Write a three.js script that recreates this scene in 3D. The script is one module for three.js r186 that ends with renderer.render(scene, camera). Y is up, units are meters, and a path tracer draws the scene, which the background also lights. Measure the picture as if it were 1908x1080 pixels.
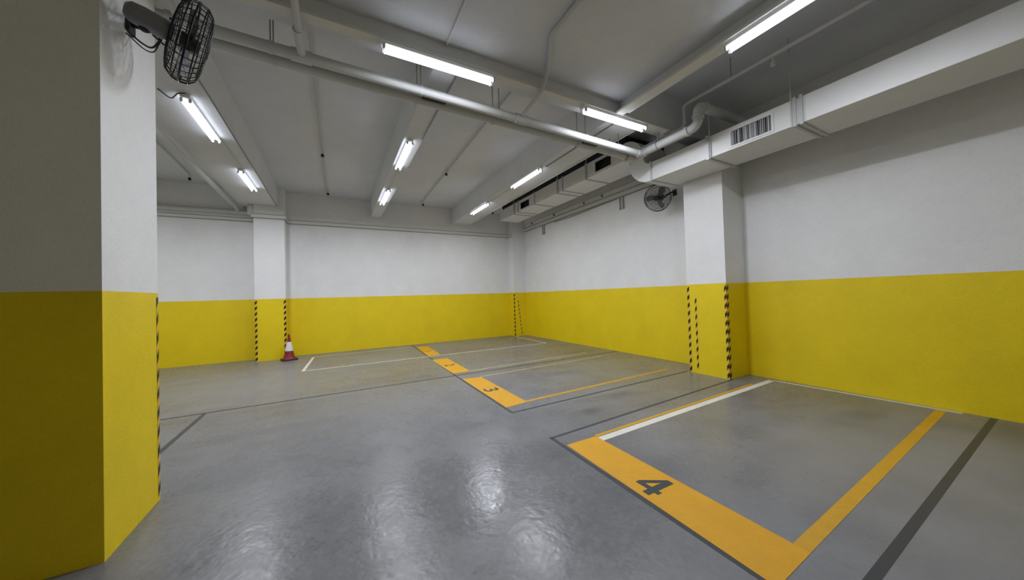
import * as THREE from 'three';
import { FontLoader } from 'three/addons/loaders/FontLoader.js';
import { RectAreaLightUniformsLib } from 'three/addons/lights/RectAreaLightUniformsLib.js';
import { mergeGeometries } from 'three/addons/utils/BufferGeometryUtils.js';
import { RoundedBoxGeometry } from 'three/addons/geometries/RoundedBoxGeometry.js';

// ---------------------------------------------------------------- camera, exposure, light
// Axes: the far wall is z = 0, the wall with the duct is x = 0, the floor is y = 0.
const scene = new THREE.Scene();
scene.background = new THREE.Color(0x000000);
const camera = new THREE.PerspectiveCamera(82.82, 1908 / 1080, 0.05, 60);
camera.rotation.order = 'YXZ';
camera.position.set(-6.33, 1.5, 11.012);
camera.rotation.set(0.01684, -0.49314, -0.03007);
scene.add(camera);
const renderer = new THREE.WebGLRenderer({ antialias: true });
renderer.toneMapping = THREE.LinearToneMapping;
renderer.toneMappingExposure = 1.95;
renderer.shadowMap.enabled = true;
RectAreaLightUniformsLib.init();
const LAMP_COLOR = new THREE.Color().setRGB(0.89, 0.915, 1.0);
const LAMP_PANEL = 62;      // radiance of the area light under each pair of tubes
const LAMP_GLOW = 3.4;       // radiance of the tubes themselves

// ---------------------------------------------------------------- helpers
const rng = (seed) => () => { seed |= 0; seed = seed + 0x6D2B79F5 | 0; let t = Math.imul(seed ^ seed >>> 15, 1 | seed); t = t + Math.imul(t ^ t >>> 7, 61 | t) ^ t; return ((t ^ t >>> 14) >>> 0) / 4294967296; };
const V = (x, y, z) => new THREE.Vector3(x, y, z);
const taken = new Map();
function numbered(name) { const n = taken.get(name) ?? 0; taken.set(name, n + 1); return n ? `${name}_${String(n).padStart(3, '0')}` : name; }
function shade(o) { o.traverse((m) => { if (m.isMesh) { m.castShadow = true; m.receiveShadow = true; } }); return o; }
function tag(o, label, category, group, kind) {
  if (label) o.userData.label = label;
  if (category) o.userData.category = category;
  if (group) o.userData.group = group;
  if (kind) o.userData.kind = kind;
  return o;
}
function thing(name, label, category, position = [0, 0, 0], group, kind) {
  const o = new THREE.Group(); o.name = numbered(name); o.position.set(...position); scene.add(o);
  return tag(o, label, category, group, kind);
}
// uv in metres from the face a vertex lies on
function metreUV(g, off = [0, 0, 0]) {
  if (g.index) g = g.toNonIndexed();
  const p = g.attributes.position, n = p.count, uv = new Float32Array(n * 2), a = V(), b = V(), c = V(), e = V(), f = V();
  for (let i = 0; i < n; i += 3) {
    a.fromBufferAttribute(p, i); b.fromBufferAttribute(p, i + 1); c.fromBufferAttribute(p, i + 2);
    e.subVectors(b, a).cross(f.subVectors(c, a));
    const ax = Math.abs(e.x), ay = Math.abs(e.y), az = Math.abs(e.z);
    [a, b, c].forEach((q, k) => {
      const x = q.x + off[0], y = q.y + off[1], z = q.z + off[2];
      const [u, v] = ay >= ax && ay >= az ? [x, z] : ax >= az ? [z, y] : [x, y];
      uv[(i + k) * 2] = u; uv[(i + k) * 2 + 1] = v;
    });
  }
  g.setAttribute('uv', new THREE.BufferAttribute(uv, 2));
  return g;
}
function box(x0, x1, y0, y1, z0, z1) {
  const g = new THREE.BoxGeometry(x1 - x0, y1 - y0, z1 - z0); g.translate((x0 + x1) / 2, (y0 + y1) / 2, (z0 + z1) / 2);
  return metreUV(g);
}
function softBox(x0, x1, y0, y1, z0, z1, r = 0.004) {
  const g = new RoundedBoxGeometry(x1 - x0, y1 - y0, z1 - z0, 1, r); g.translate((x0 + x1) / 2, (y0 + y1) / 2, (z0 + z1) / 2);
  return metreUV(g);
}
function cyl(a, b, r, r2 = r, seg = 14, open = false) {
  const d = b.clone().sub(a), g = new THREE.CylinderGeometry(r2, r, d.length(), seg, 1, open);
  g.applyQuaternion(new THREE.Quaternion().setFromUnitVectors(V(0, 1, 0), d.clone().normalize()));
  g.translate((a.x + b.x) / 2, (a.y + b.y) / 2, (a.z + b.z) / 2);
  return g;
}
// a path of straight runs with rounded corners
class Run extends THREE.CurvePath { }
function tubePath(pts, r, bend = 0.08, radial = 12, per = 4) {
  const path = new Run(); let prev = pts[0];
  for (let i = 1; i < pts.length - 1; i++) {
    const p = pts[i], l0 = p.distanceTo(pts[i - 1]), l1 = p.distanceTo(pts[i + 1]), k = Math.min(bend, l0 * 0.49, l1 * 0.49);
    const a = p.clone().add(pts[i - 1].clone().sub(p).setLength(k)), b = p.clone().add(pts[i + 1].clone().sub(p).setLength(k));
    path.add(new THREE.LineCurve3(prev, a)); path.add(new THREE.QuadraticBezierCurve3(a, p, b)); prev = b;
  }
  path.add(new THREE.LineCurve3(prev, pts[pts.length - 1]));
  // sample each piece on its own so that straight runs stay straight
  const P = []; path.curves.forEach((c, i) => { const n = c.isLineCurve3 ? 1 : per * 2; for (let k = i ? 1 : 0; k <= n; k++) P.push(c.getPoint(k / n)); });
  return sweep(P, r, radial);
}
function sweep(P, r, radial = 12) {
  const pos = [], nor = [], idx = []; let u = null;
  for (let i = 0; i < P.length; i++) {
    const t = V(); if (i) t.add(P[i].clone().sub(P[i - 1]).normalize()); if (i < P.length - 1) t.add(P[i + 1].clone().sub(P[i]).normalize()); t.normalize();
    if (!u) u = Math.abs(t.y) > 0.9 ? V(1, 0, 0) : V(0, 1, 0);
    u = u.clone().sub(t.clone().multiplyScalar(u.dot(t))).normalize(); const w = t.clone().cross(u);
    for (let k = 0; k <= radial; k++) {
      const a = k / radial * Math.PI * 2, n = u.clone().multiplyScalar(Math.cos(a)).add(w.clone().multiplyScalar(Math.sin(a)));
      nor.push(n.x, n.y, n.z); pos.push(P[i].x + n.x * r, P[i].y + n.y * r, P[i].z + n.z * r);
    }
  }
  for (let i = 0; i < P.length - 1; i++) for (let k = 0; k < radial; k++) { const a = i * (radial + 1) + k, b = a + radial + 1; idx.push(a, a + 1, b, b, a + 1, b + 1); }
  for (const [row, flip] of [[0, 1], [P.length - 1, 0]]) { // end caps
    const c = pos.length / 3, o = row * (radial + 1), d = (row ? P[row].clone().sub(P[row - 1]) : P[0].clone().sub(P[1])).normalize();
    pos.push(P[row].x, P[row].y, P[row].z); nor.push(d.x, d.y, d.z);
    for (let k = 0; k < radial; k++) flip ? idx.push(c, o + k + 1, o + k) : idx.push(c, o + k, o + k + 1);
  }
  const g = new THREE.BufferGeometry(); g.setAttribute('position', new THREE.Float32BufferAttribute(pos, 3)); g.setAttribute('normal', new THREE.Float32BufferAttribute(nor, 3));
  g.setAttribute('uv', new THREE.Float32BufferAttribute(new Float32Array(pos.length / 3 * 2), 2)); g.setIndex(idx); return g;
}
const join = (list) => mergeGeometries(list.map((g) => { const h = g.index ? g.toNonIndexed() : g; for (const k of Object.keys(h.attributes)) if (!['position', 'normal', 'uv'].includes(k)) h.deleteAttribute(k); return h; }));
function part(name, geometry, material, parent) { const m = new THREE.Mesh(Array.isArray(geometry) ? join(geometry) : geometry, material); m.name = name; parent.add(m); return m; }
function solo(name, geometry, material, label, category, group, kind) { const m = part(numbered(name), geometry, material, scene); return tag(m, label, category, group, kind); }

// ---------------------------------------------------------------- procedural textures
function noiseField(size, cells, seed) { // tiling noise
  const r = rng(seed), L = new Float32Array(cells * cells).map(() => r()), out = new Float32Array(size * size);
  for (let y = 0; y < size; y++) {
    const fy = y / size * cells, y0 = Math.floor(fy), ty = fy - y0, sy = ty * ty * (3 - 2 * ty), r0 = (y0 % cells) * cells, r1 = ((y0 + 1) % cells) * cells;
    for (let x = 0; x < size; x++) {
      const fx = x / size * cells, x0 = Math.floor(fx), tx = fx - x0, sx = tx * tx * (3 - 2 * tx), c0 = x0 % cells, c1 = (x0 + 1) % cells;
      const a = L[r0 + c0] + (L[r0 + c1] - L[r0 + c0]) * sx, b = L[r1 + c0] + (L[r1 + c1] - L[r1 + c0]) * sx;
      out[y * size + x] = a + (b - a) * sy;
    }
  }
  return out;
}
function fbm(size, list, seed) { // list of [cells, weight]
  const out = new Float32Array(size * size); let total = 0;
  list.forEach(([c, w], i) => { const f = noiseField(size, c, seed + i * 77); total += w; for (let k = 0; k < out.length; k++) out[k] += f[k] * w; });
  for (let k = 0; k < out.length; k++) out[k] /= total;
  return out;
}
function texture(size, fn, srgb = true) {
  const d = new Uint8Array(size * size * 4);
  for (let k = 0; k < size * size; k++) { const c = fn(k); d[k * 4] = c[0]; d[k * 4 + 1] = c[1]; d[k * 4 + 2] = c[2]; d[k * 4 + 3] = 255; }
  const t = new THREE.DataTexture(d, size, size); t.wrapS = t.wrapT = THREE.RepeatWrapping; t.magFilter = THREE.LinearFilter; t.minFilter = THREE.LinearMipmapLinearFilter; t.generateMipmaps = true;
  if (srgb) t.colorSpace = THREE.SRGBColorSpace; t.needsUpdate = true; return t;
}
const clamp = (v, a = 0, b = 255) => Math.max(a, Math.min(b, v));
const every = (t, metres) => { t.repeat.set(1 / metres, 1 / metres); return t; };

const coarse = fbm(512, [[4, 1], [9, 0.7], [23, 0.4], [61, 0.25]], 11), fine = fbm(512, [[64, 0.6], [128, 1], [256, 0.8]], 23);
const paintMap = (r, g, b, depth, metres) => every(texture(512, (k) => { const m = 1 + (coarse[k] - 0.5) * depth + (fine[k] - 0.5) * depth * 0.45; return [clamp(r * m), clamp(g * m), clamp(b * m)]; }), metres);
const rollerBump = every(texture(512, (k) => { const v = clamp(255 * fine[k]); return [v, v, v]; }, false), 0.9);
const M = {};
M.wall = new THREE.MeshStandardMaterial({ map: paintMap(229, 230, 230, 0.06, 2.7), roughness: 0.75, bumpMap: rollerBump, bumpScale: 0.0015 });
M.ceiling = new THREE.MeshStandardMaterial({ map: paintMap(214, 217, 222, 0.07, 3.3), roughness: 0.9, bumpMap: rollerBump, bumpScale: 0.0015 });
M.yellow = new THREE.MeshStandardMaterial({ map: paintMap(230, 204, 3, 0.08, 2.3), roughness: 0.55, bumpMap: rollerBump, bumpScale: 0.0012 });
M.pipe = new THREE.MeshStandardMaterial({ color: 0xc4c6c6, roughness: 0.75 });
M.duct = new THREE.MeshStandardMaterial({ map: paintMap(220, 221, 220, 0.05, 1.4), roughness: 0.4 });
M.flange = new THREE.MeshStandardMaterial({ color: 0xb9bbba, roughness: 0.45, metalness: 0.2 });
M.trunk = new THREE.MeshStandardMaterial({ color: 0xd6d6d2, roughness: 0.5 });
M.cableDark = new THREE.MeshStandardMaterial({ color: 0x33353a, roughness: 0.6 });
M.clip = new THREE.MeshStandardMaterial({ color: 0x8d8f8f, roughness: 0.5, metalness: 0.4 });
M.darkMetal = new THREE.MeshStandardMaterial({ color: 0x22242b, roughness: 0.5, metalness: 0.3 });
M.cage = new THREE.MeshStandardMaterial({ color: 0x1b1c20, roughness: 0.4, metalness: 0.5 });
M.motor = new THREE.MeshStandardMaterial({ color: 0x85878f, roughness: 0.5, metalness: 0.3 });
M.blade = new THREE.MeshStandardMaterial({ color: 0x2b2e36, roughness: 0.45 });
M.bladeGrey = new THREE.MeshStandardMaterial({ color: 0x77797c, roughness: 0.5 });
M.fixture = new THREE.MeshStandardMaterial({ color: 0xe9ebee, roughness: 0.4 });
M.tube = new THREE.MeshStandardMaterial({ color: 0xffffff, emissive: LAMP_COLOR, emissiveIntensity: LAMP_GLOW, roughness: 0.3 });
M.holder = new THREE.MeshStandardMaterial({ color: 0xd5d8dc, roughness: 0.5 });
M.bandYellow = new THREE.MeshStandardMaterial({ map: paintMap(212, 156, 14, 0.10, 1.1), roughness: 0.6 });
M.lineYellow = new THREE.MeshStandardMaterial({ map: paintMap(200, 152, 34, 0.14, 0.8), roughness: 0.5 });
M.paleLine = new THREE.MeshStandardMaterial({ map: paintMap(186, 174, 120, 0.14, 0.8), roughness: 0.5 });
M.whiteLine = new THREE.MeshStandardMaterial({ map: paintMap(216, 214, 204, 0.10, 0.8), roughness: 0.5 });
M.wornWhite = new THREE.MeshStandardMaterial({ map: paintMap(208, 206, 192, 0.12, 0.6), roughness: 0.5 });
M.darkLine = new THREE.MeshStandardMaterial({ map: paintMap(56, 59, 64, 0.12, 0.7), roughness: 0.45 });
M.numeral = new THREE.MeshStandardMaterial({ color: 0x34383d, roughness: 0.5 });
M.coneRed = new THREE.MeshStandardMaterial({ map: paintMap(132, 30, 30, 0.16, 0.4), roughness: 0.5 });
M.coneSleeve = new THREE.MeshStandardMaterial({ color: 0xe2e2e4, roughness: 0.35 });
M.coneBase = new THREE.MeshStandardMaterial({ color: 0x3a2226, roughness: 0.7 });
M.insulation = new THREE.MeshStandardMaterial({ map: paintMap(27, 30, 40, 0.2, 0.5), roughness: 0.9 });
M.sprinklerDark = new THREE.MeshStandardMaterial({ color: 0x17181b, roughness: 0.4, metalness: 0.4 });

// hazard tape print: slanted black stripes on yellow, one stripe pair per 0.145 m of height
M.tape = (() => {
  const c = document.createElement('canvas'); c.width = 64; c.height = 128; const x = c.getContext('2d');
  x.fillStyle = '#e0b93c'; x.fillRect(0, 0, 64, 128); x.fillStyle = '#191310';
  for (const o of [-128, 0, 128]) { x.beginPath(); x.moveTo(0, 62 + o); x.lineTo(64, 18 + o); x.lineTo(64, 82 + o); x.lineTo(0, 126 + o); x.fill(); }
  const t = new THREE.CanvasTexture(c); t.colorSpace = THREE.SRGBColorSpace; t.wrapS = t.wrapT = THREE.RepeatWrapping;
  return new THREE.MeshStandardMaterial({ map: t, roughness: 0.4 });
})();

// floor: grey resin coat with clouds, drag streaks, scuffs and tyre marks
M.floor = (() => {
  const N = 2048, S = 14, cloud = fbm(N, [[5, 1], [11, 0.9], [27, 0.7], [63, 0.45], [170, 0.3]], 301), grain = fbm(N, [[512, 1], [1024, 1]], 555), patch = fbm(N, [[40, 1], [90, 0.7]], 808);
  const lay = fbm(N, [[9, 1], [19, 0.8], [43, 0.6]], 1717), streak = new Float32Array(N * N);   // streaks drawn out along x by the trowel
  { const f = fbm(N, [[70, 1], [150, 0.7]], 4141); for (let y = 0; y < N; y++) { let s = 0; const w = 70, o = y * N; for (let x = -w; x < N; x++) { s += f[o + ((x + w) % N)] - (x > 0 ? f[o + ((x - w - 1 + N) % N)] : 0); if (x >= 0) streak[o + x] = 0.5 + (s / (2 * w + 1) - 0.5) * 3.2 * Math.max(0, (lay[o + x] - 0.35) * 3); } } }
  const mark = new Float32Array(N * N), r = rng(4242);
  const dab = (cx, cz, len, wid, ang, amount) => { // a scuffed smear, metres
    const ca = Math.cos(ang), sa = Math.sin(ang), px = N / S, R = Math.ceil(len * px);
    const X = (cx + 13) * px, Z = cz * px;
    for (let j = -R; j <= R; j++) for (let i = -R; i <= R; i++) {
      const u = (i * ca + j * sa) / (len * px), v = (-i * sa + j * ca) / (wid * px), d = u * u + v * v; if (d >= 1) continue;
      const a = Math.round(X + i), b = Math.round(Z + j); if (a < 0 || b < 0 || a >= N || b >= N) continue;
      const k = b * N + a; mark[k] = Math.max(mark[k], (1 - d) * amount * Math.max(0, Math.min(1, 0.35 + (patch[k] - 0.5) * 1.6)));
    }
  };
  for (const [x, z, l, w, a, m] of [[-2.6, 5.9, 0.7, 0.26, 0.2, 0.55], [-2.0, 5.6, 0.5, 0.2, 0.3, 0.45], [-3.1, 6.5, 0.35, 0.1, 0, 0.4], [-2.6, 7.5, 0.8, 0.18, 0.1, 0.5], [-3.5, 7.75, 0.45, 0.12, 0, 0.55], [-1.5, 7.3, 0.5, 0.16, 0.2, 0.45],
    [-2.2, 9.1, 0.7, 0.25, 0, 0.25], [-1.4, 8.8, 0.6, 0.25, 0.2, 0.3], [-1.2, 9.5, 0.7, 0.2, 0.1, 0.3], [-2.8, 9.5, 0.5, 0.2, 0, 0.2], [-1.9, 2.6, 0.4, 0.12, 0, 0.5], [-2.6, 3.9, 0.7, 0.25, 0.1, 0.3]]) dab(x, z, l, w, a, m);
  for (let i = 0; i < 300; i++) { const z = 0.4 + r() * 11, x = -12 + r() * 12; dab(x, z, 0.02 + r() * 0.10, 0.006 + r() * 0.014, (r() - 0.5) * 1.2, 0.25 + r() * 0.5); }
  for (let i = 0; i < 110; i++) { const x = -9.5 + r() * 6, z = 1 + r() * 3.6; dab(x, z, 0.3 + r() * 0.5, 0.012 + r() * 0.02, (r() - 0.5) * 0.16, 0.2 + r() * 0.3); }
  for (const [x, z, a, l, n] of [[-5.15, 8.85, 1.9, 0.2, 5], [-4.95, 8.7, 1.3, 0.16, 6], [-4.72, 9.0, 1.85, 0.16, 5], [-5.05, 8.2, 1.45, 0.14, 4], [-4.6, 8.6, 0.6, 0.07, 3]]) for (let k = 0; k < n; k++) dab(x + (k - n / 2) * 0.022 + r() * 0.01, z + r() * 0.03, l * (0.6 + r() * 0.5), 0.008, a, 0.8);
  const map = texture(N, (k) => { const m = 1 + (cloud[k] - 0.5) * 0.30 + (streak[k] - 0.5) * 0.10 + (grain[k] - 0.5) * 0.08 - mark[k] * 0.34; return [clamp(122 * m), clamp(123 * m), clamp(126 * m)]; });
  const rough = texture(N, (k) => { const v = clamp(255 * (0.31 + (cloud[k] - 0.5) * 0.34 + (patch[k] - 0.5) * 0.12 + (grain[k] - 0.5) * 0.10 + mark[k] * 0.2)); return [v, v, v]; }, false);
  const bump = texture(1024, ((f) => (k) => { const v = clamp(255 * f[k]); return [v, v, v]; })(fbm(1024, [[30, 0.7], [70, 1], [170, 0.6]], 919)), false);
  for (const t of [map, rough]) { t.repeat.set(1 / S, 1 / S); t.offset.set(13 / S, 0); }
  every(bump, 3.1);
  return new THREE.MeshStandardMaterial({ map, roughnessMap: rough, roughness: 1, bumpMap: bump, bumpScale: 0.0018 });
})();

// ---------------------------------------------------------------- the setting
const X0 = -12.5, Z1 = 13.6, SLAB = 4.57, SLAB_LOW = 4.17, SOFFIT = 4.04, DADO = 1.602, T = 0.25;
function struct(name, geometry, material, label, category) { return solo(name, geometry, material, label, category, undefined, 'structure'); }
struct('floor', box(X0 - T, T, -0.2, 0, -T, Z1 + T), M.floor, 'grey resin-coated concrete car park floor with scuffs', 'floor');
struct('ceiling', box(-7.63, -2.74, SLAB_LOW, SLAB, 7.7, Z1), M.ceiling, 'lower ceiling slab in front of the cross beam with a bent pipe on it', 'ceiling');
struct('ceiling', box(X0 - T, T, SLAB, SLAB + 0.3, -T, Z1 + T), M.ceiling, 'white painted concrete slab between the ceiling beams', 'ceiling');
function twoTone(name, label, x0, x1, z0, z1, category = 'wall', top = SLAB) {
  const g = thing(name, label, category, [0, 0, 0], undefined, 'structure');
  tag(part('white_paint', box(x0, x1, DADO, top, z0, z1), M.wall, g), 'white painted upper part');
  tag(part('yellow_dado', box(x0, x1, 0, DADO, z0, z1), M.yellow, g), 'bright yellow painted lower part');
  return g;
}
twoTone('wall_back', 'far wall, white above a yellow dado, with the cone at its foot', X0 - T, T, -T, 0);
twoTone('wall_right', 'wall under the air duct, white above a yellow dado', 0, T, 0, Z1 + T);
twoTone('wall_left', 'side wall beyond the fan column, white above a yellow dado', X0 - T, X0, 0, Z1 + T);
twoTone('wall_front', 'wall opposite the far wall, white above a yellow dado', X0, 0, Z1, Z1 + T);
twoTone('column', 'square column with the wall fan high up, yellow below and white above', -8.2, -7.56, 7.42, 8.12, 'column', SOFFIT);
twoTone('column', 'shallow column on the far wall behind the traffic cone', -8.16, -7.5, 0, 0.45, 'column');
twoTone('column', 'slim column in the room corner below the duct end', -0.52, 0, 0, 0.35, 'column');
twoTone('column', 'wide pier under the air duct with three striped tapes', -0.6, 0, 7.19, 7.88, 'column');
const beam = (label, x0, x1, z0, z1) => struct('ceiling_beam', box(x0, x1, SOFFIT, SLAB, z0, z1), M.ceiling, label, 'beam');
beam('broad ceiling beam over the fan column with two tube lights', -8.45, -7.63, 0, Z1);
beam('ceiling beam beyond the fan column beam with two tube lights', -11.1, -10.7, 0, 7.46);
beam('narrow ceiling beam ending on the far wall between two broader beams', -5.33, -5.05, 0, 7.46);
beam('ceiling beam beside the upper duct run, ending on the far wall', -2.74, -2.13, 0, 7.46);
beam('narrow ceiling rib above bay four with trunking on its edge', -2.74, -2.6, 7.7, Z1);
beam('slim cross beam beside the paired white pipes', -12.5, 0, 7.46, 7.7);

// ---------------------------------------------------------------- fluorescent lights
const lampProto = (() => {   // built along x, hung from y = 0
  const g = new THREE.Group();
  part('body', softBox(-0.61, 0.61, -0.045, 0, -0.045, 0.045, 0.006), M.fixture, g);
  for (const s of [-1, 1]) {
    part('tube', cyl(V(-0.565, -0.068, s * 0.040), V(0.565, -0.068, s * 0.040), 0.0135, 0.0135, 12), M.tube, g);
    for (const e of [-1, 1]) part('lamp_holder', softBox(Math.min(e * 0.565, e * 0.59), Math.max(e * 0.565, e * 0.59), -0.088, -0.043, s * 0.040 - 0.014, s * 0.040 + 0.014, 0.004), M.holder, g);
  }
  return g;
})();
const lampSpots = [   // x, y of the mounting, z, turned along z?
  [-7.88, SOFFIT, 5.14, true, 'twin tube light on the fan column beam with a loose black cable at its end'],
  [-7.86, SOFFIT, 2.62, true, 'twin tube light on the fan column beam near the cone column'],
  [-5.24, SOFFIT, 5.12, true, 'twin tube light on the narrow beam, the one nearer the white pipes'],
  [-5.22, SOFFIT, 2.52, true, 'twin tube light on the narrow beam, the one nearer the far wall'],
  [-2.70, SOFFIT, 5.02, true, 'twin tube light beside the upper duct, the one nearer the white pipes'],
  [-2.68, SOFFIT, 2.42, true, 'twin tube light beside the upper duct, the one nearer the far wall'],
  [-5.30, 3.985, 7.70, false, 'twin tube light on the cross beam trunking, the one over open floor'],
  [-2.80, 3.985, 7.69, false, 'twin tube light where two trunkings meet on the cross beam'],
  [-2.78, 3.985, 9.76, true, 'twin tube light above bay four, beside the lower duct'],
  [-10.9, SOFFIT, 5.14, true, 'twin tube light on the beam beyond the fan column, the one nearer the cross beam'],
  [-10.9, SOFFIT, 2.6, true, 'twin tube light on the beam beyond the fan column, the one nearer the far wall'],
];
for (const [x, y, z, turned, label] of lampSpots) {
  const o = lampProto.clone(); o.name = numbered('fluorescent_light'); o.position.set(x, y, z); o.rotation.y = turned ? Math.PI / 2 : 0; scene.add(o);
  tag(o, label, 'light', 'twin tube ceiling lights');
  const l = new THREE.RectAreaLight(LAMP_COLOR, LAMP_PANEL, 1.13, 0.09); l.name = 'tube_light'; l.position.set(0, -0.084, 0); l.rotation.x = -Math.PI / 2; o.add(l);
}

// ---------------------------------------------------------------- cable trunking and thin conduits on the ceiling
{
  const t = thing('cable_trunking', 'white cable trunking along the cross beam between two tube lights', 'trunking');
  part('tray', softBox(-8.1, -1.45, 3.985, 4.017, 7.625, 7.745, 0.004), M.trunk, t);
  for (const x of [-7.6, -6.4, -4.4, -3.7, -1.8]) part('spacer', box(x - 0.02, x + 0.02, 4.01, SOFFIT - 0.001, 7.64, 7.68), M.clip, t);
  const u = thing('cable_trunking', 'white cable trunking along the beam beside the lower duct', 'trunking');
  part('tray', softBox(-2.845, -2.72, 3.985, 4.017, 7.745, 13.4, 0.004), M.trunk, u);
  for (const z of [8.3, 8.9, 11, 12]) part('spacer', box(-2.738, -2.722, 4.01, SOFFIT - 0.001, z - 0.02, z + 0.02), M.clip, u);
}
const conduit = (label, pts, r = 0.012, material = M.trunk, bend = 0.05) => solo('conduit', tubePath(pts, r, bend, 8), material, label, 'conduit');
conduit('thin grey tube along the edge of the fan column beam', [V(-7.645, SOFFIT - 0.009, 0.5), V(-7.645, SOFFIT - 0.009, 7.45)], 0.009, M.clip);  // thin grey tube, draws a dark line along the beam edge
conduit('thin conduit joining the two lights on the fan column beam', [V(-7.84, SOFFIT - 0.009, 3.3), V(-7.84, SOFFIT - 0.009, 4.5)], 0.009);
conduit('thin conduit joining the two lights on the narrow beam', [V(-5.19, SOFFIT - 0.009, 3.15), V(-5.19, SOFFIT - 0.009, 4.48)], 0.009);
conduit('grey conduit from the narrow beam light up to the cross beam', [V(-5.065, SOFFIT - 0.009, 5.76), V(-5.065, SOFFIT - 0.009, 7.45)], 0.009, M.clip);
conduit('thin conduit joining the two lights beside the upper duct', [V(-2.62, SOFFIT - 0.009, 3.05), V(-2.62, SOFFIT - 0.009, 4.38)], 0.009);
conduit('thin white tube along the beam edge facing the upper duct', [V(-2.145, SOFFIT - 0.012, 0.6), V(-2.145, SOFFIT - 0.012, 7.45)], 0.012);  // thin white tube, draws a pale line along this edge
conduit('grey conduit from the upper duct light to the cross beam', [V(-2.6, SOFFIT - 0.009, 5.66), V(-2.6, SOFFIT - 0.009, 7.45)], 0.009, M.clip);
conduit('thin conduit crossing the lower slab to the cross beam light', [V(-5.25, SLAB_LOW - 0.012, 13), V(-5.25, SLAB_LOW - 0.012, 7.71)], 0.012);
conduit('loose black cable on the fan column beam near its light', [V(-8.11, 4.03, 5.76), V(-8.04, 4.0, 5.62), V(-7.93, 4.015, 5.78), V(-7.86, 4.02, 5.80)], 0.007, M.cableDark, 0.06);
// sprinkler lines close under the slab, each with dark heads hanging from it
const head = (x, y, z, label, material = M.sprinklerDark) => {
  const t = thing('fire_sprinkler', label, 'sprinkler', [x, y, z], 'sprinkler heads under the slab');
  part('stem', cyl(V(0, SLAB - y, 0), V(0, 0.015, 0), 0.008, 0.010, 8), M.pipe, t);
  part('bulb', new THREE.SphereGeometry(0.031, 12, 8), material, t);
  part('deflector', cyl(V(0, -0.02, 0), V(0, -0.032, 0), 0.03, 0.03, 12), material, t);
};
const sprinklerY = SLAB - 0.03;
conduit('thin pipe under the slab between the fan column beam and the narrow beam', [V(-6.53, sprinklerY, 7.45), V(-6.5, sprinklerY, 0.4)], 0.014, M.pipe);
conduit('thin pipe under the slab between the narrow beam and the duct beam', [V(-3.97, sprinklerY, 7.45), V(-3.85, sprinklerY, 0.4)], 0.014, M.pipe);
conduit('thin pipe under the slab beyond the fan column beam', [V(-9.02, sprinklerY, 7.45), V(-9.27, sprinklerY, 0.82)], 0.014, M.pipe);
head(-6.51, 4.45, 3.42, 'small dark sprinkler head between the fan column beam and the narrow beam');
head(-6.46, 4.45, 0.72, 'small dark sprinkler head near the far wall beside the fan column beam');
head(-3.94, 4.45, 3.42, 'small dark sprinkler head between the narrow beam and the duct beam');
head(-3.84, 4.45, 0.62, 'small dark sprinkler head near the far wall beside the narrow beam');
head(-9.28, 4.45, 0.77, 'small dark sprinkler head beyond the fan column beam');
head(-1.44, 4.40, 0.66, 'small dark sprinkler head at the closed end of the upper duct');

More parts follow.
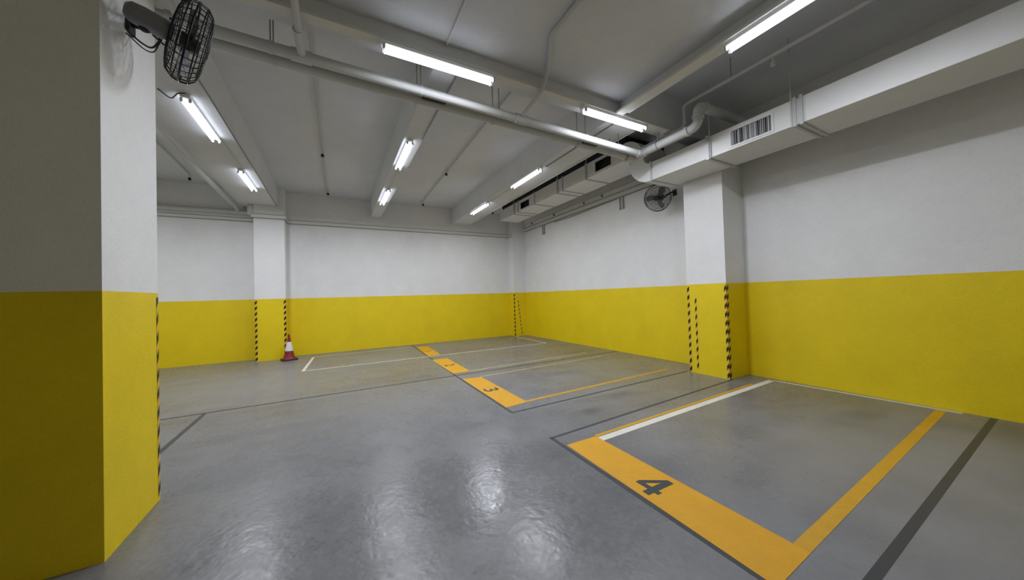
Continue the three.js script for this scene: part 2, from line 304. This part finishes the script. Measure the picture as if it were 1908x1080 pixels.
// ---------------------------------------------------------------- pipes under the cross beam
const ZA = 7.255, ZB = 7.065, yA = (x) => 3.93 - 0.024 * Math.max(0, x + 7.3);   // the pair falls gently towards the duct
{
  const a = thing('sprinkler_main', 'white pipe under the cross beam with branch pipes teeing off it', 'pipe');
  part('run', tubePath([V(-12.4, yA(-12.4), ZA), V(-7.3, yA(-7.3), ZA), V(-1.84, yA(-1.84), ZA)], 0.052, 0.05, 16), M.pipe, a);
  for (const x of [-7.46, -6.58, -4.1]) part('tee', cyl(V(x - 0.085, yA(x - 0.085), ZA), V(x + 0.085, yA(x + 0.085), ZA), 0.062, 0.062, 16), M.pipe, a);
  const HX = [-6.83, -5.42, -4.42, -2.98, -2.3];   // hanger positions
  const strap = (x, z, to) => { part('strap', new THREE.CylinderGeometry(0.057, 0.057, 0.035, 16, 1, true).rotateZ(Math.PI / 2).translate(x, yA(x), z), M.pipe, to); part('hanger_rod', cyl(V(x, yA(x) + 0.05, z), V(x, x > -2.7 ? SOFFIT : SLAB, z), 0.006, 0.006, 8), M.clip, to); };
  for (const x of HX) strap(x, ZA, a);
  for (const x of [-5.42, -2.98]) part('dark_gap', softBox(x + 0.04, x + 0.32, yA(x) - 0.02, yA(x) + 0.02, (ZA + ZB) / 2 - 0.03, (ZA + ZB) / 2 + 0.03, 0.004), M.darkMetal, a);  // dark box drawn for the dark gap between the two pipes
  part('end_cap', cyl(V(-1.88, yA(-1.85), ZA), V(-1.81, yA(-1.85), ZA), 0.06, 0.06, 16), M.pipe, a);
  const c = thing('drain_pipe', 'white pipe close beside the main with the branch pipes, ending at the thick elbow', 'pipe');
  part('run', tubePath([V(-12.4, yA(-12.4), ZB), V(-7.3, yA(-7.3), ZB), V(-1.96, yA(-1.96), ZB)], 0.05, 0.05, 16), M.pipe, c);
  for (const x of HX) strap(x, ZB, c);
  for (const x of [-9.2, -5.9, -3.4]) part('coupling', cyl(V(x - 0.05, yA(x - 0.05), ZB), V(x + 0.05, yA(x + 0.05), ZB), 0.056, 0.056, 16), M.pipe, c);
  const b = thing('drain_pipe', 'thick white pipe that leaves the cross beam and climbs over the duct', 'pipe');
  part('elbow', tubePath([V(-1.95, yA(-1.95), ZB), V(-1.73, 3.80, ZB - 0.02), V(-1.73, 3.835, 7.3)], 0.07, 0.16, 16), M.pipe, b);
  part('run', tubePath([V(-1.73, 3.835, 7.24), V(-1.73, 3.835, 8.21), V(-1.73, 4.13, 8.21), V(-0.002, 4.17, 8.21)], 0.064, 0.13, 18, 6), M.pipe, b);
  for (const [p, q] of [[V(-1.92, 3.801, ZB), V(-1.88, 3.80, ZB)], [V(-1.73, 3.835, 7.26), V(-1.73, 3.835, 7.3)], [V(-1.73, 3.835, 8.03), V(-1.73, 3.835, 8.07)], [V(-1.73, 3.95, 8.21), V(-1.73, 3.99, 8.21)], [V(-1.6, 4.133, 8.21), V(-1.56, 4.134, 8.21)]]) part('coupling', cyl(p, q, 0.078, 0.078, 18), M.pipe, b);
  for (const [p, q] of [[V(-1.80, 3.90, 8.05), V(-1.66, 3.90, 8.05)], [V(-1.80, 3.97, 8.14), V(-1.66, 3.97, 8.14)]]) part('bolt', cyl(p, q, 0.010, 0.010, 8), M.clip, b);
}
const branch = (label, pts, r, collar) => { const t = thing('branch_pipe', label, 'pipe'); part('run', tubePath(pts, r, 0.06, 12), M.pipe, t); if (collar) part('collar', cyl(collar[0], collar[1], r + 0.009, r + 0.009, 14), M.pipe, t); return t; };
branch('short white branch pipe behind the fan on the column', [V(-7.46, 3.93, ZA + 0.063), V(-7.46, 3.93, 13)], 0.027);
branch('white branch pipe in a sleeve between the fan and the cross beam light', [V(-6.575, yA(-6.58), ZA + 0.063), V(-6.6, yA(-6.58), 13)], 0.03, [V(-6.576, yA(-6.58), ZA + 0.063), V(-6.585, yA(-6.58), 7.62)]);
branch('white branch pipe that bends across the lower slab', [V(-4.1, yA(-4.1) + 0.03, ZA + 0.063), V(-4.1, 3.95, 7.78), V(-4.08, SLAB_LOW - 0.03, 7.88), V(-4.34, SLAB_LOW - 0.03, 8.32), V(-4.34, SLAB_LOW - 0.03, 13)], 0.024);
{
  const t = branch('thin white sprinkler pipe above the lower duct', [V(-1.66, 3.952, 7.0), V(-1.66, 3.952, 7.96), V(-1.66, 4.285, 7.96), V(-1.66, 4.285, 13)], 0.024);
  part('clip', cyl(V(-1.66, 4.3, 8.63), V(-1.66, SLAB, 8.63), 0.006, 0.006, 8), M.clip, t);
  const h = thing('fire_sprinkler', 'white sprinkler head hanging from the thin pipe above the lower duct', 'sprinkler', [-1.66, 4.19, 9.1]);
  part('stem', cyl(V(0, 0.07, 0), V(0, 0.0, 0), 0.011, 0.011, 8), M.pipe, h); part('bulb', new THREE.SphereGeometry(0.024, 12, 8), M.pipe, h); part('deflector', cyl(V(0, -0.018, 0), V(0, -0.03, 0), 0.028, 0.028, 12), M.pipe, h);
}
{
  const t = thing('pipe_hanger', 'strap hanger holding the thick pipe below the cross beam', 'hanger');
  part('strap', new THREE.TorusGeometry(0.069, 0.006, 6, 24).translate(-1.73, 3.835, 7.55), M.clip, t);
  part('rod', softBox(-1.745, -1.715, 3.9, SOFFIT, 7.54, 7.56, 0.003), M.pipe, t);
}
// pipes high on the far wall behind the fan column
{
  const t = thing('wall_pipe', 'white pipe along the far wall beyond the cone column', 'pipe');
  part('run', tubePath([V(-12.45, 3.88, 0.1), V(-8.22, 3.9, 0.1)], 0.058, 0.05, 16), M.pipe, t);
  for (const x of [-11.5, -9.9, -8.8]) part('coupling', cyl(V(x, 3.89, 0.1), V(x + 0.06, 3.89, 0.1), 0.066, 0.066, 16), M.pipe, t);
  const u = thing('wall_pipe', 'white pipe along the fan column beam that turns down at the far wall', 'pipe');
  part('run', tubePath([V(-8.53, 3.985, 7.0), V(-8.53, 3.985, 0.32), V(-8.53, 3.93, 0.16)], 0.048, 0.12, 14), M.pipe, u);
  part('coupling', cyl(V(-8.53, 3.985, 0.62), V(-8.53, 3.985, 0.7), 0.056, 0.056, 14), M.pipe, u);
  const w = thing('cable_trunking', 'upright white trunking beside the top of the cone column', 'trunking');
  part('tray', softBox(-8.285, -8.165, 3.80, 4.03, 0.2, 0.44, 0.004), M.trunk, w);
}
// surface trunking around the walls
{
  const tray = (label, ...boxes) => { const t = thing('cable_trunking', label, 'trunking'); for (const q of boxes) { part('tray', softBox(...q, 0.004), M.trunk, t); const w = q[1] - q[0] > q[5] - q[4], [x, z] = [(q[0] + q[1]) / 2, (q[4] + q[5]) / 2]; for (const y of [q[2] - 0.007, q[3] + 0.007]) part('cable', w ? tubePath([V(q[0], y, z), V(q[1], y, z)], 0.007, 0.05, 6) : tubePath([V(x, y, q[4]), V(x, y, q[5])], 0.007, 0.05, 6), M.clip, t); } };  // grey tubes along both tray edges draw its shadow gaps
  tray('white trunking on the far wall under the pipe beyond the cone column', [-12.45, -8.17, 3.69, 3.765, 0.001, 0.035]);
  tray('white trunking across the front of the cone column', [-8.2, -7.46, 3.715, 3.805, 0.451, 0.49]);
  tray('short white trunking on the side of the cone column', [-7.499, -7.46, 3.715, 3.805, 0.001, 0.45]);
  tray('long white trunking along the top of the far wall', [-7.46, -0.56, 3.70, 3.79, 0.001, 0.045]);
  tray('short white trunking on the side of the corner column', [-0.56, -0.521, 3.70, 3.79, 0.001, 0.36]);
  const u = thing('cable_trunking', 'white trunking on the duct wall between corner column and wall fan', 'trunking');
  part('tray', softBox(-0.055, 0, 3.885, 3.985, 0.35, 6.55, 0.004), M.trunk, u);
  part('cable', tubePath([V(-0.03, 3.873, 0.4), V(-0.03, 3.873, 6.5)], 0.011, 0.05, 8), M.clip, u);  // grey tube drawn as the shadow line under the tray
  part('cable', tubePath([V(-0.02, 3.845, 2.3), V(-0.02, 3.82, 3.2), V(-0.02, 3.85, 4.3), V(-0.02, 3.862, 5.0)], 0.009, 0.3, 8), M.clip, u);
  part('cable', tubePath([V(-0.03, 3.998, 0.4), V(-0.03, 3.998, 6.5)], 0.009, 0.05, 8), M.clip, u);  // grey tube drawn as the shadow line over the tray
  for (const z of [0.95, 2.3, 3.76, 4.49]) part('clip', softBox(-0.04, 0, 4.05, 4.11, z - 0.02, z + 0.02, 0.004), M.clip, u);
  const d = (z, label, n) => { const g = thing('conduit_drop', label, 'conduit', [0, 0, z], 'conduit stubs under the wall trunking'); for (let k = 0; k < n; k++) { part('tail', cyl(V(-0.03, 3.855, k * 0.1), V(-0.03, 3.6, k * 0.1), 0.013, 0.013, 8), M.clip, g); part('end_cap', cyl(V(-0.03, 3.6, k * 0.1), V(-0.03, 3.56, k * 0.1), 0.02, 0.02, 8), M.clip, g); } };
  d(1.64, 'single conduit stub under the wall trunking near the corner column', 2);
  d(5.12, 'pair of conduit stubs under the wall trunking near the wall fan', 2);
  conduit('thin conduit high on the duct wall above its trunking', [V(-0.014, 4.13, 0.36), V(-0.014, 4.13, 6.6)], 0.012);
}

// ---------------------------------------------------------------- air duct
{
  const D = thing('air_duct', 'white rectangular air duct that drops under the cross beam and follows the wall', 'duct');
  const L = -1.33, R = -0.62;
  const basis = new THREE.Matrix4().makeBasis(V(0, 0, 1), V(0, 1, 0), V(-1, 0, 0));
  const alongZ = (shape, depth, x) => { const g = new THREE.ExtrudeGeometry(shape, { depth, bevelEnabled: false, curveSegments: 20 }); g.applyMatrix4(basis); g.translate(x, 0, 0); return metreUV(g); };
  const opening = (z0, z1, y0, y1, hz0, hz1, hy0, hy1) => {   // hollow section with a hole in the face towards the room
    const s = new THREE.Shape([new THREE.Vector2(z0, y0), new THREE.Vector2(z1, y0), new THREE.Vector2(z1, y1), new THREE.Vector2(z0, y1)]);
    s.holes.push(new THREE.Path([new THREE.Vector2(hz0, hy0), new THREE.Vector2(hz0, hy1), new THREE.Vector2(hz1, hy1), new THREE.Vector2(hz1, hy0)]));
    const e = 0.008;
    return [alongZ(s, e, L + e), box(L + e, R, y0, y0 + e, z0, z1), box(L + e, R, y1 - e, y1, z0, z1), box(R - e, R, y0, y1, z0, z1), box(L + e, R, y0 + e, y1 - e, z0, z0 + e), box(L + e, R, y0 + e, y1 - e, z1 - e, z1)];
  };
  const collar = (z, y0, y1, w = 0.03, o = 0.018) => { const s = new THREE.Shape([new THREE.Vector2(L - o, y0 - o), new THREE.Vector2(R + o * 0.8, y0 - o), new THREE.Vector2(R + o * 0.8, y1 + o), new THREE.Vector2(L - o, y1 + o)]); s.holes.push(new THREE.Path([new THREE.Vector2(L, y0), new THREE.Vector2(L, y1), new THREE.Vector2(R, y1), new THREE.Vector2(R, y0)])); const g = new THREE.ExtrudeGeometry(s, { depth: w, bevelEnabled: false }); g.translate(0, 0, z - w / 2); part('flange', metreUV(g), M.flange, D); };
  const uy0 = 4.055, uy1 = 4.385, ly0 = 3.48, ly1 = 3.80;
  // upper run
  part('section', softBox(L, R, uy0, uy1, 1.0, 2.02, 0.006), M.duct, D);
  part('section', opening(2.02, 3.22, uy0, uy1, 2.42, 2.92, 4.10, 4.29), M.duct, D);
  part('section', softBox(L, R, uy0, uy1, 3.22, 4.30, 0.006), M.duct, D);
  part('section', softBox(L, R, uy0, uy1, 4.30, 5.38, 0.006), M.duct, D);
  part('section', opening(5.38, 6.5, uy0, uy1, 5.68, 6.14, 4.11, 4.32), M.duct, D);
  for (const z of [2.02, 2.28, 3.22, 4.30, 4.52, 5.38]) collar(z, uy0, uy1);
  const lip = (z0, z1, y0, y1) => part('grille_frame', [box(L - 0.006, L, y0 - 0.02, y0, z0 - 0.02, z1 + 0.02), box(L - 0.006, L, y1, y1 + 0.02, z0 - 0.02, z1 + 0.02), box(L - 0.006, L, y0, y1, z0 - 0.02, z0), box(L - 0.006, L, y0, y1, z1, z1 + 0.02)], M.duct, D);
  lip(2.42, 2.92, 4.10, 4.29); lip(5.68, 6.14, 4.11, 4.32);
  part('filter', box(L + 0.09, L + 0.1, 4.08, 4.33, 2.3, 3.0), M.darkMetal, D);  // dark-coloured panel, darkens the inside of the opening
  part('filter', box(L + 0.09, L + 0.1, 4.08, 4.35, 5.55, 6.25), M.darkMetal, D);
  // the drop: two radius bends
  const s = new THREE.Shape(); s.moveTo(6.5, uy1); s.absarc(6.5, 3.955, 0.43, Math.PI / 2, 0, true); s.absarc(7.055, 3.925, 0.125, Math.PI, Math.PI * 1.5, false); s.lineTo(7.08, ly1); s.lineTo(7.08, ly0); s.lineTo(7.05, ly0); s.absarc(7.05, 3.93, 0.45, Math.PI * 1.5, Math.PI, true); s.absarc(6.5, 3.955, 0.1, 0, Math.PI / 2, false); s.closePath();
  part('bend', alongZ(s, R - L, R), M.duct, D);
  // lower run
  part('section', softBox(L, R, ly0, ly1, 7.08, 8.10, 0.006), M.duct, D);
  part('section', opening(8.10, 9.2, ly0, ly1, 8.43, 8.92, 3.53, 3.735), M.duct, D);
  part('section', softBox(L, R, ly0, ly1, 9.2, 11.2, 0.006), M.duct, D);
  part('section', softBox(L, R, ly0, ly1, 11.2, 13.6, 0.006), M.duct, D);
  collar(7.085, ly0, ly1, 0.03, 0.012); collar(8.10, ly0, ly1, 0.045, 0.022); collar(9.17, ly0, ly1, 0.03, 0.02); collar(9.235, ly0, ly1, 0.03, 0.02); collar(11.2, ly0, ly1, 0.04, 0.022);
  const G = part('grille_frame', [box(L - 0.008, L, 3.505, 3.53, 8.405, 8.945), box(L - 0.008, L, 3.735, 3.76, 8.405, 8.945), box(L - 0.008, L, 3.53, 3.735, 8.405, 8.43), box(L - 0.008, L, 3.53, 3.735, 8.92, 8.945)], M.duct, D);
  const r = rng(77), slat = new THREE.BoxGeometry(0.026, 0.205, 0.003);
  for (let k = 0; k < 22; k++) { const m = part('slat', slat, M.duct, G); m.position.set(L + 0.012, 3.6325, 8.44 + k * 0.0222 + (r() - 0.5) * 0.004); m.rotation.y = 0.25 + (r() - 0.5) * 1.3; }
  part('filter', box(L + 0.1, L + 0.11, ly0 + 0.02, ly1 - 0.02, 8.35, 9.0), M.darkMetal, D);  // dark-coloured sheet behind the slats, makes the grille opening dark
  tag(part('insulation', softBox(L + 0.02, -0.15, uy1, SLAB - 0.02, 1.15, 6.5, 0.01), M.insulation, D), 'dark insulation on top of the upper run');
  // hanger rods
  for (const [z, y0] of [[9.14, ly0 - 0.02], [11.15, ly0 - 0.02], [8.14, ly0 - 0.02]]) part('hanger_rod', cyl(V(L - 0.024, y0, z), V(L - 0.024, SLAB, z), 0.008, 0.008, 8), M.flange, D);
  for (const z of [2.05, 4.34, 5.42]) part('hanger_rod', cyl(V(L - 0.022, uy0 - 0.02, z), V(L - 0.022, SLAB, z), 0.007, 0.007, 8), M.flange, D);
}

// ---------------------------------------------------------------- wall fans
solo('insulated_line', tubePath([V(-0.95, 3.9, 6.96), V(-0.95, 3.9, 8.05), V(-0.3, 3.9, 8.15), V(-0.01, 3.9, 8.15)], 0.07, 0.12, 14), M.insulation, 'black insulated line lying above the lower duct near its bend', 'pipe');
function fan(label, hub, axis, mount, wallNormal, blades, turn, bladeMaterial = M.blade) {
  const F = thing('wall_fan', label, 'fan');
  const B = new THREE.Group();   // only to compute: geometry is baked into world space below
  const q = new THREE.Quaternion().setFromUnitVectors(V(0, 0, 1), axis.clone().normalize()), m = new THREE.Matrix4().compose(hub, q, V(1, 1, 1));
  const put = (g) => { g.applyMatrix4(m); return g; };
  const prof = [[0.055, -0.088], [0.15, -0.09], [0.225, -0.076], [0.262, -0.04], [0.272, 0.0], [0.262, 0.045], [0.225, 0.078], [0.15, 0.094], [0.055, 0.098]];
  const wires = [];
  const N = 32;
  for (let k = 0; k < N; k++) { const a = k / N * Math.PI * 2; wires.push(sweep(prof.map(([r, z]) => V(r * Math.cos(a), r * Math.sin(a), z)), 0.003, 4)); }
  for (const [r, z, w] of [[0.272, 0.0, 0.006], [0.262, 0.045, 0.004], [0.262, -0.04, 0.004], [0.225, 0.078, 0.003], [0.225, -0.076, 0.003], [0.15, 0.094, 0.003], [0.15, -0.09, 0.003], [0.195, 0.088, 0.0025], [0.195, -0.084, 0.0025], [0.105, 0.097, 0.0025], [0.055, -0.088, 0.004]]) wires.push(new THREE.TorusGeometry(r, w, 5, 48).translate(0, 0, z));
  part('cage', put(join(wires)), M.cage, F);
  part('badge', put(cyl(V(0, 0, 0.09), V(0, 0, 0.103), 0.055, 0.05, 20)), M.darkMetal, F);
  part('hub', put(cyl(V(0, 0, -0.045), V(0, 0, 0.05), 0.05, 0.042, 18)), M.blade, F);
  for (let k = 0; k < blades; k++) {
    const s = new THREE.Shape(); s.moveTo(0.035, -0.028); s.bezierCurveTo(0.1, -0.075, 0.2, -0.085, 0.235, -0.03); s.bezierCurveTo(0.25, 0.02, 0.22, 0.06, 0.19, 0.066); s.bezierCurveTo(0.12, 0.05, 0.07, 0.03, 0.035, 0.02);
    const g = new THREE.ExtrudeGeometry(s, { depth: 0.003, bevelEnabled: false, curveSegments: 8 }); g.rotateX(0.42); g.rotateZ(turn + k / blades * Math.PI * 2); part('blade', put(g), bladeMaterial, F);
  }
  part('motor', put(new THREE.LatheGeometry([[0, -0.30], [0.035, -0.298], [0.058, -0.275], [0.066, -0.22], [0.066, -0.12], [0.056, -0.09], [0, -0.088]].map(([r, z]) => new THREE.Vector2(r, z)), 24).rotateX(Math.PI / 2)), M.motor, F);
  const back = V(0, -0.045, -0.2).applyMatrix4(m), stand = mount.clone().add(wallNormal.clone().multiplyScalar(0.11));
  part('arm', tubePath([mount.clone().add(wallNormal.clone().multiplyScalar(0.02)), stand, back], 0.016, 0.05, 10), M.darkMetal, F);
  part('knuckle', new THREE.SphereGeometry(0.036, 14, 10).translate(back.x, back.y, back.z), M.darkMetal, F);
  const w = wallNormal, t = V(-w.z, 0, w.x), p = mount, plate = new RoundedBoxGeometry(0.09, 0.13, 0.02, 1, 0.005); plate.applyMatrix4(new THREE.Matrix4().makeBasis(t.clone().negate(), V(0, 1, 0), w)); plate.translate(p.x + w.x * 0.01, p.y + w.y * 0.01, p.z + w.z * 0.01);
  part('wall_plate', plate, M.darkMetal, F);
  return { F, m, back, stand };
}
{
  const f = fan('dark caged fan on the column beside the paired white pipes', V(-7.19, 3.315, 8.0), V(0.919, -0.208, -0.335), V(-7.56, 3.46, 7.80), V(1, 0, 0), 3, 0.4);
  const at = (x, y, z) => V(x, y, z).applyMatrix4(f.m);
  part('cable', tubePath([V(-7.55, 3.62, 7.80), V(-7.45, 3.56, 7.80), V(-7.33, 3.50, 7.86), at(0.02, 0.09, -0.11)], 0.007, 0.08, 8), M.cableDark, f.F);
  part('cable', tubePath([V(-7.55, 3.40, 7.78), V(-7.48, 3.33, 7.82), V(-7.42, 3.29, 7.86), V(-7.36, 3.36, 7.9), V(-7.43, 3.40, 7.86), V(-7.34, 3.30, 7.93)], 0.006, 0.05, 8), M.cableDark, f.F);
  part('cable', tubePath([V(-7.55, 3.36, 7.86), V(-7.46, 3.27, 7.86), V(-7.40, 3.24, 7.9), V(-7.36, 3.28, 7.95), V(-7.33, 3.33, 7.97)], 0.004, 0.05, 8), M.cableDark, f.F);
  fan('dark caged fan on the wall below the duct bend', V(-0.42, 3.43, 6.5), V(-0.93, -0.25, 0.26), V(0, 3.56, 6.6), V(-1, 0, 0), 3, 1.1, M.bladeGrey);
}

// ---------------------------------------------------------------- traffic cone
{
  const C = thing('traffic_cone', 'maroon traffic cone with a white reflective sleeve beside the far column', 'cone', [-7.42, 0, 0.68]);
  C.rotation.y = 0.3;
  const b = new THREE.Shape(); const w = 0.165, c = 0.05; b.moveTo(-w + c, -w); b.lineTo(w - c, -w); b.quadraticCurveTo(w, -w, w, -w + c); b.lineTo(w, w - c); b.quadraticCurveTo(w, w, w - c, w); b.lineTo(-w + c, w); b.quadraticCurveTo(-w, w, -w, w - c); b.lineTo(-w, -w + c); b.quadraticCurveTo(-w, -w, -w + c, -w);
  const g = new THREE.ExtrudeGeometry(b, { depth: 0.025, bevelEnabled: true, bevelSize: 0.008, bevelThickness: 0.006, bevelSegments: 2 }); g.rotateX(-Math.PI / 2); g.translate(0, 0.006, 0);
  part('base', g, M.coneBase, C);
  const lathe = (pts) => new THREE.LatheGeometry(pts.map(([r, y]) => new THREE.Vector2(r, y)), 32);
  part('body', lathe([[0.15, 0.035], [0.138, 0.045], [0.118, 0.09], [0.103, 0.16], [0.088, 0.235], [0.062, 0.38], [0.043, 0.475], [0.026, 0.60], [0.023, 0.66], [0.016, 0.668], [0, 0.668]]), M.coneRed, C);
  part('sleeve', lathe([[0.0895, 0.238], [0.0915, 0.24], [0.0655, 0.385], [0.0485, 0.468], [0.0465, 0.47]]), M.coneSleeve, C);
}

// ---------------------------------------------------------------- hazard tapes
const PERIOD = 0.145;
function tapeFace(a, along, h, n, w, shift = 0) { // strip from corner point a, width along a direction, height h; n is the face normal
  const g = new THREE.BoxGeometry(w, h, 0.0015), uv = g.attributes.uv, p = g.attributes.position;
  for (let i = 0; i < uv.count; i++) uv.setXY(i, p.getX(i) / w + 0.5 + shift, (p.getY(i) + h / 2) / PERIOD);
  const side = V().crossVectors(V(0, 1, 0), n);
  g.applyMatrix4(new THREE.Matrix4().makeBasis(side, V(0, 1, 0), n));
  g.translate(a.x + along.x * w / 2 + n.x * 0.0012, a.y + h / 2, a.z + along.z * w / 2 + n.z * 0.0012);
  return g;
}
function cornerTape(label, x, z, y0, y1, sideA, wA, sideB, wB) { // sides: [along direction, normal]
  const t = thing('hazard_tape', label, 'tape', [0, 0, 0], 'striped hazard tapes on the columns');
  part('strip', tapeFace(V(x, y0, z), sideA[0], y1 - y0, sideA[1], wA), M.tape, t);
  part('strip', tapeFace(V(x, y0, z), sideB[0], y1 - y0, sideB[1], wB), M.tape, t);
}
const px = V(1, 0, 0), nx = V(-1, 0, 0), pz = V(0, 0, 1), nz = V(0, 0, -1);
cornerTape('black and yellow tape on the edge of the fan column', -7.56, 7.42, 0.03, 1.57, [pz, px], 0.03, [nx, nz], 0.05);
cornerTape('black and yellow tape on the far column edge away from the cone', -8.16, 0.45, 0, 1.57, [px, pz], 0.045, [nz, nx], 0.04);
cornerTape('black and yellow tape on the far column edge above the cone', -7.5, 0.45, 0, 1.57, [nx, pz], 0.045, [nz, px], 0.045);
cornerTape('black and yellow tape on the edge of the corner column', -0.52, 0.35, 0, 1.57, [px, pz], 0.035, [nz, nx], 0.035);
cornerTape('narrow black and yellow tape on the pier edge towards the corner column', -0.6, 7.19, 0, 1.57, [pz, nx], 0.04, [px, nz], 0.04);
cornerTape('broad black and yellow tape on the pier edge towards bay four', -0.6, 7.88, 0, 1.57, [nz, nx], 0.035, [px, pz], 0.06);
{
  const t = thing('hazard_tape', 'short upright striped tape on the face of the pier', 'tape', [-0.6, 0, 7.345], 'striped hazard tapes on the columns');
  const g = tapeFace(V(0, 0.08, -0.016), pz, 1.27, nx, 0.032); part('strip', g, M.tape, t);
  const u = thing('hazard_tape', 'faded leaning striped tape on the face of the corner column', 'tape', [-0.29, 0.68, 0.35], 'striped hazard tapes on the columns');
  const k = tapeFace(V(-0.016, -0.63, 0), px, 1.26, pz, 0.032); k.rotateZ(0.112); part('strip', k, M.tape, u);
}

// ---------------------------------------------------------------- floor markings
function strip(ax, az, bx, bz, w, y0 = 0.0002, y1 = 0.0016) { // a painted line between two floor points
  const a = V(ax, 0, az), b = V(bx, 0, bz), d = b.clone().sub(a), g = new THREE.BoxGeometry(d.length(), y1 - y0, w);
  g.rotateY(-Math.atan2(d.z, d.x)); g.translate((ax + bx) / 2, (y0 + y1) / 2, (az + bz) / 2); return metreUV(g);
}
const joint = (label, list, w = 0.035) => solo('floor_line', list.map(([a, b, c, d]) => strip(a, b, c, d, w, 0.0002, 0.0012)), M.darkLine, label, 'floor line');
joint('long dark grey line across the floor between bays two and three', [[-12.3, 4.99, -0.02, 4.86]], 0.045);
joint('dark grey line along the number bands of bays one to three', [[-4.19, 0.12, -4.335, 4.92], [-4.335, 4.92, -4.365, 7.26]]);
joint('dark grey line from bay three to the pier', [[-4.37, 7.26, -0.6, 7.14]]);
joint('dark grey line from bay four to the pier edge', [[-4.385, 8.14, -0.55, 7.9]]);
joint('dark grey line along the number band of bay four', [[-4.37, 8.13, -4.425, 10.36]], 0.04);
joint('broad dark grey line beyond bay four towards the duct wall', [[-4.44, 10.37, -0.02, 10.3]], 0.05);
joint('short dark grey line from the long floor line to the fan column', [[-7.95, 4.98, -7.95, 7.42]], 0.05);

const font = {};
for (const k of ['sans_bold']) font[k] = await new FontLoader().loadAsync(`fonts/droid/droid_${k}.typeface.json`);
function numeral(text, face, cx, cz, height, width) { // reads from the driving lane: up is +x, right is +z
  const g = new THREE.ExtrudeGeometry(font[face].generateShapes(text, 1, 8), { depth: 0.0008, bevelEnabled: false, curveSegments: 8 });
  g.computeBoundingBox(); const b = g.boundingBox, s = b.getSize(V()), c = b.getCenter(V());
  g.translate(-c.x, -c.y, 0); g.scale(width / s.x, height / s.y, 1);
  g.applyMatrix4(new THREE.Matrix4().makeBasis(V(0, 0, 1), V(1, 0, 0), V(0, 1, 0))); g.translate(cx, 0.0021, cz); return g;
}
function bay(label, bandPts, digit, face, cx, cz, h, w, lines) {
  const t = thing('bay_marking', label, 'floor marking', [0, 0, 0], 'painted parking bay markings');
  const s = new THREE.Shape(bandPts.map(([x, z]) => new THREE.Vector2(x, -z))), g = new THREE.ExtrudeGeometry(s, { depth: 0.0018, bevelEnabled: false }); g.rotateX(-Math.PI / 2); g.translate(0, 0.0002, 0);
  const b = tag(part('number_band', metreUV(g), M.bandYellow, t), `yellow band with the number ${digit}`);
  part('numeral', numeral(digit, face, cx, cz, h, w), M.numeral, b);
  for (const [a, z0, x1, z1, width, mat, text] of lines) tag(part('edge_line', strip(a, z0, x1, z1, width), mat, t), text);
}
bay('yellow floor band with the number 1 and white bay lines by the corner column', [[-4.17, 0.62], [-3.82, 0.62], [-3.92, 2.43], [-4.25, 2.43]], '1', 'sans_bold', -4.06, 1.62, 0.2, 0.08,
  [[-6.95, 2.55, -0.62, 2.52, 0.05, M.wornWhite, 'white bay line'], [-0.56, 0.42, -0.62, 2.5, 0.05, M.wornWhite, 'white bay line'], [-6.9, 0.62, -4.25, 0.5, 0.03, M.wornWhite, 'faint white bay line'], [-6.88, 0.62, -6.98, 2.57, 0.06, M.whiteLine, 'white bay line']]);
bay('yellow floor band with the number 2 and a pale bay line', [[-4.3, 3.05], [-3.93, 3.05], [-3.96, 4.72], [-4.32, 4.72]], '2', 'sans_bold', -4.13, 3.9, 0.21, 0.15,
  [[-3.96, 4.7, -0.75, 4.55, 0.05, M.paleLine, 'pale worn bay line']]);
bay('yellow floor band with the number 3 and faded yellow bay lines', [[-4.315, 5.24], [-3.965, 5.3], [-3.985, 7.0], [-4.34, 7.05]], '3', 'sans_bold', -4.155, 6.16, 0.235, 0.18,
  [[-3.985, 6.97, -0.75, 6.83, 0.06, M.lineYellow, 'faded yellow bay line'], [-3.97, 5.26, -0.8, 5.12, 0.04, M.paleLine, 'pale worn bay line']]);
bay('broad yellow floor band with the bold number 4, white and yellow bay lines', [[-4.335, 8.35], [-3.955, 8.35], [-4.0, 10.05], [-4.0, 10.135], [-4.41, 10.15]], '4', 'sans_bold', -4.185, 9.245, 0.285, 0.205,
  [[-3.955, 8.345, -0.6, 8.21, 0.045, M.lineYellow, 'yellow bay line'], [-3.985, 8.425, -0.1, 8.27, 0.09, M.whiteLine, 'white bay line'], [-0.12, 8.24, -0.05, 10.1, 0.06, M.wornWhite, 'white bay line'], [-4.0, 10.093, -0.1, 9.955, 0.082, M.lineYellow, 'yellow bay line']]);

shade(scene);
renderer.render(scene, camera);
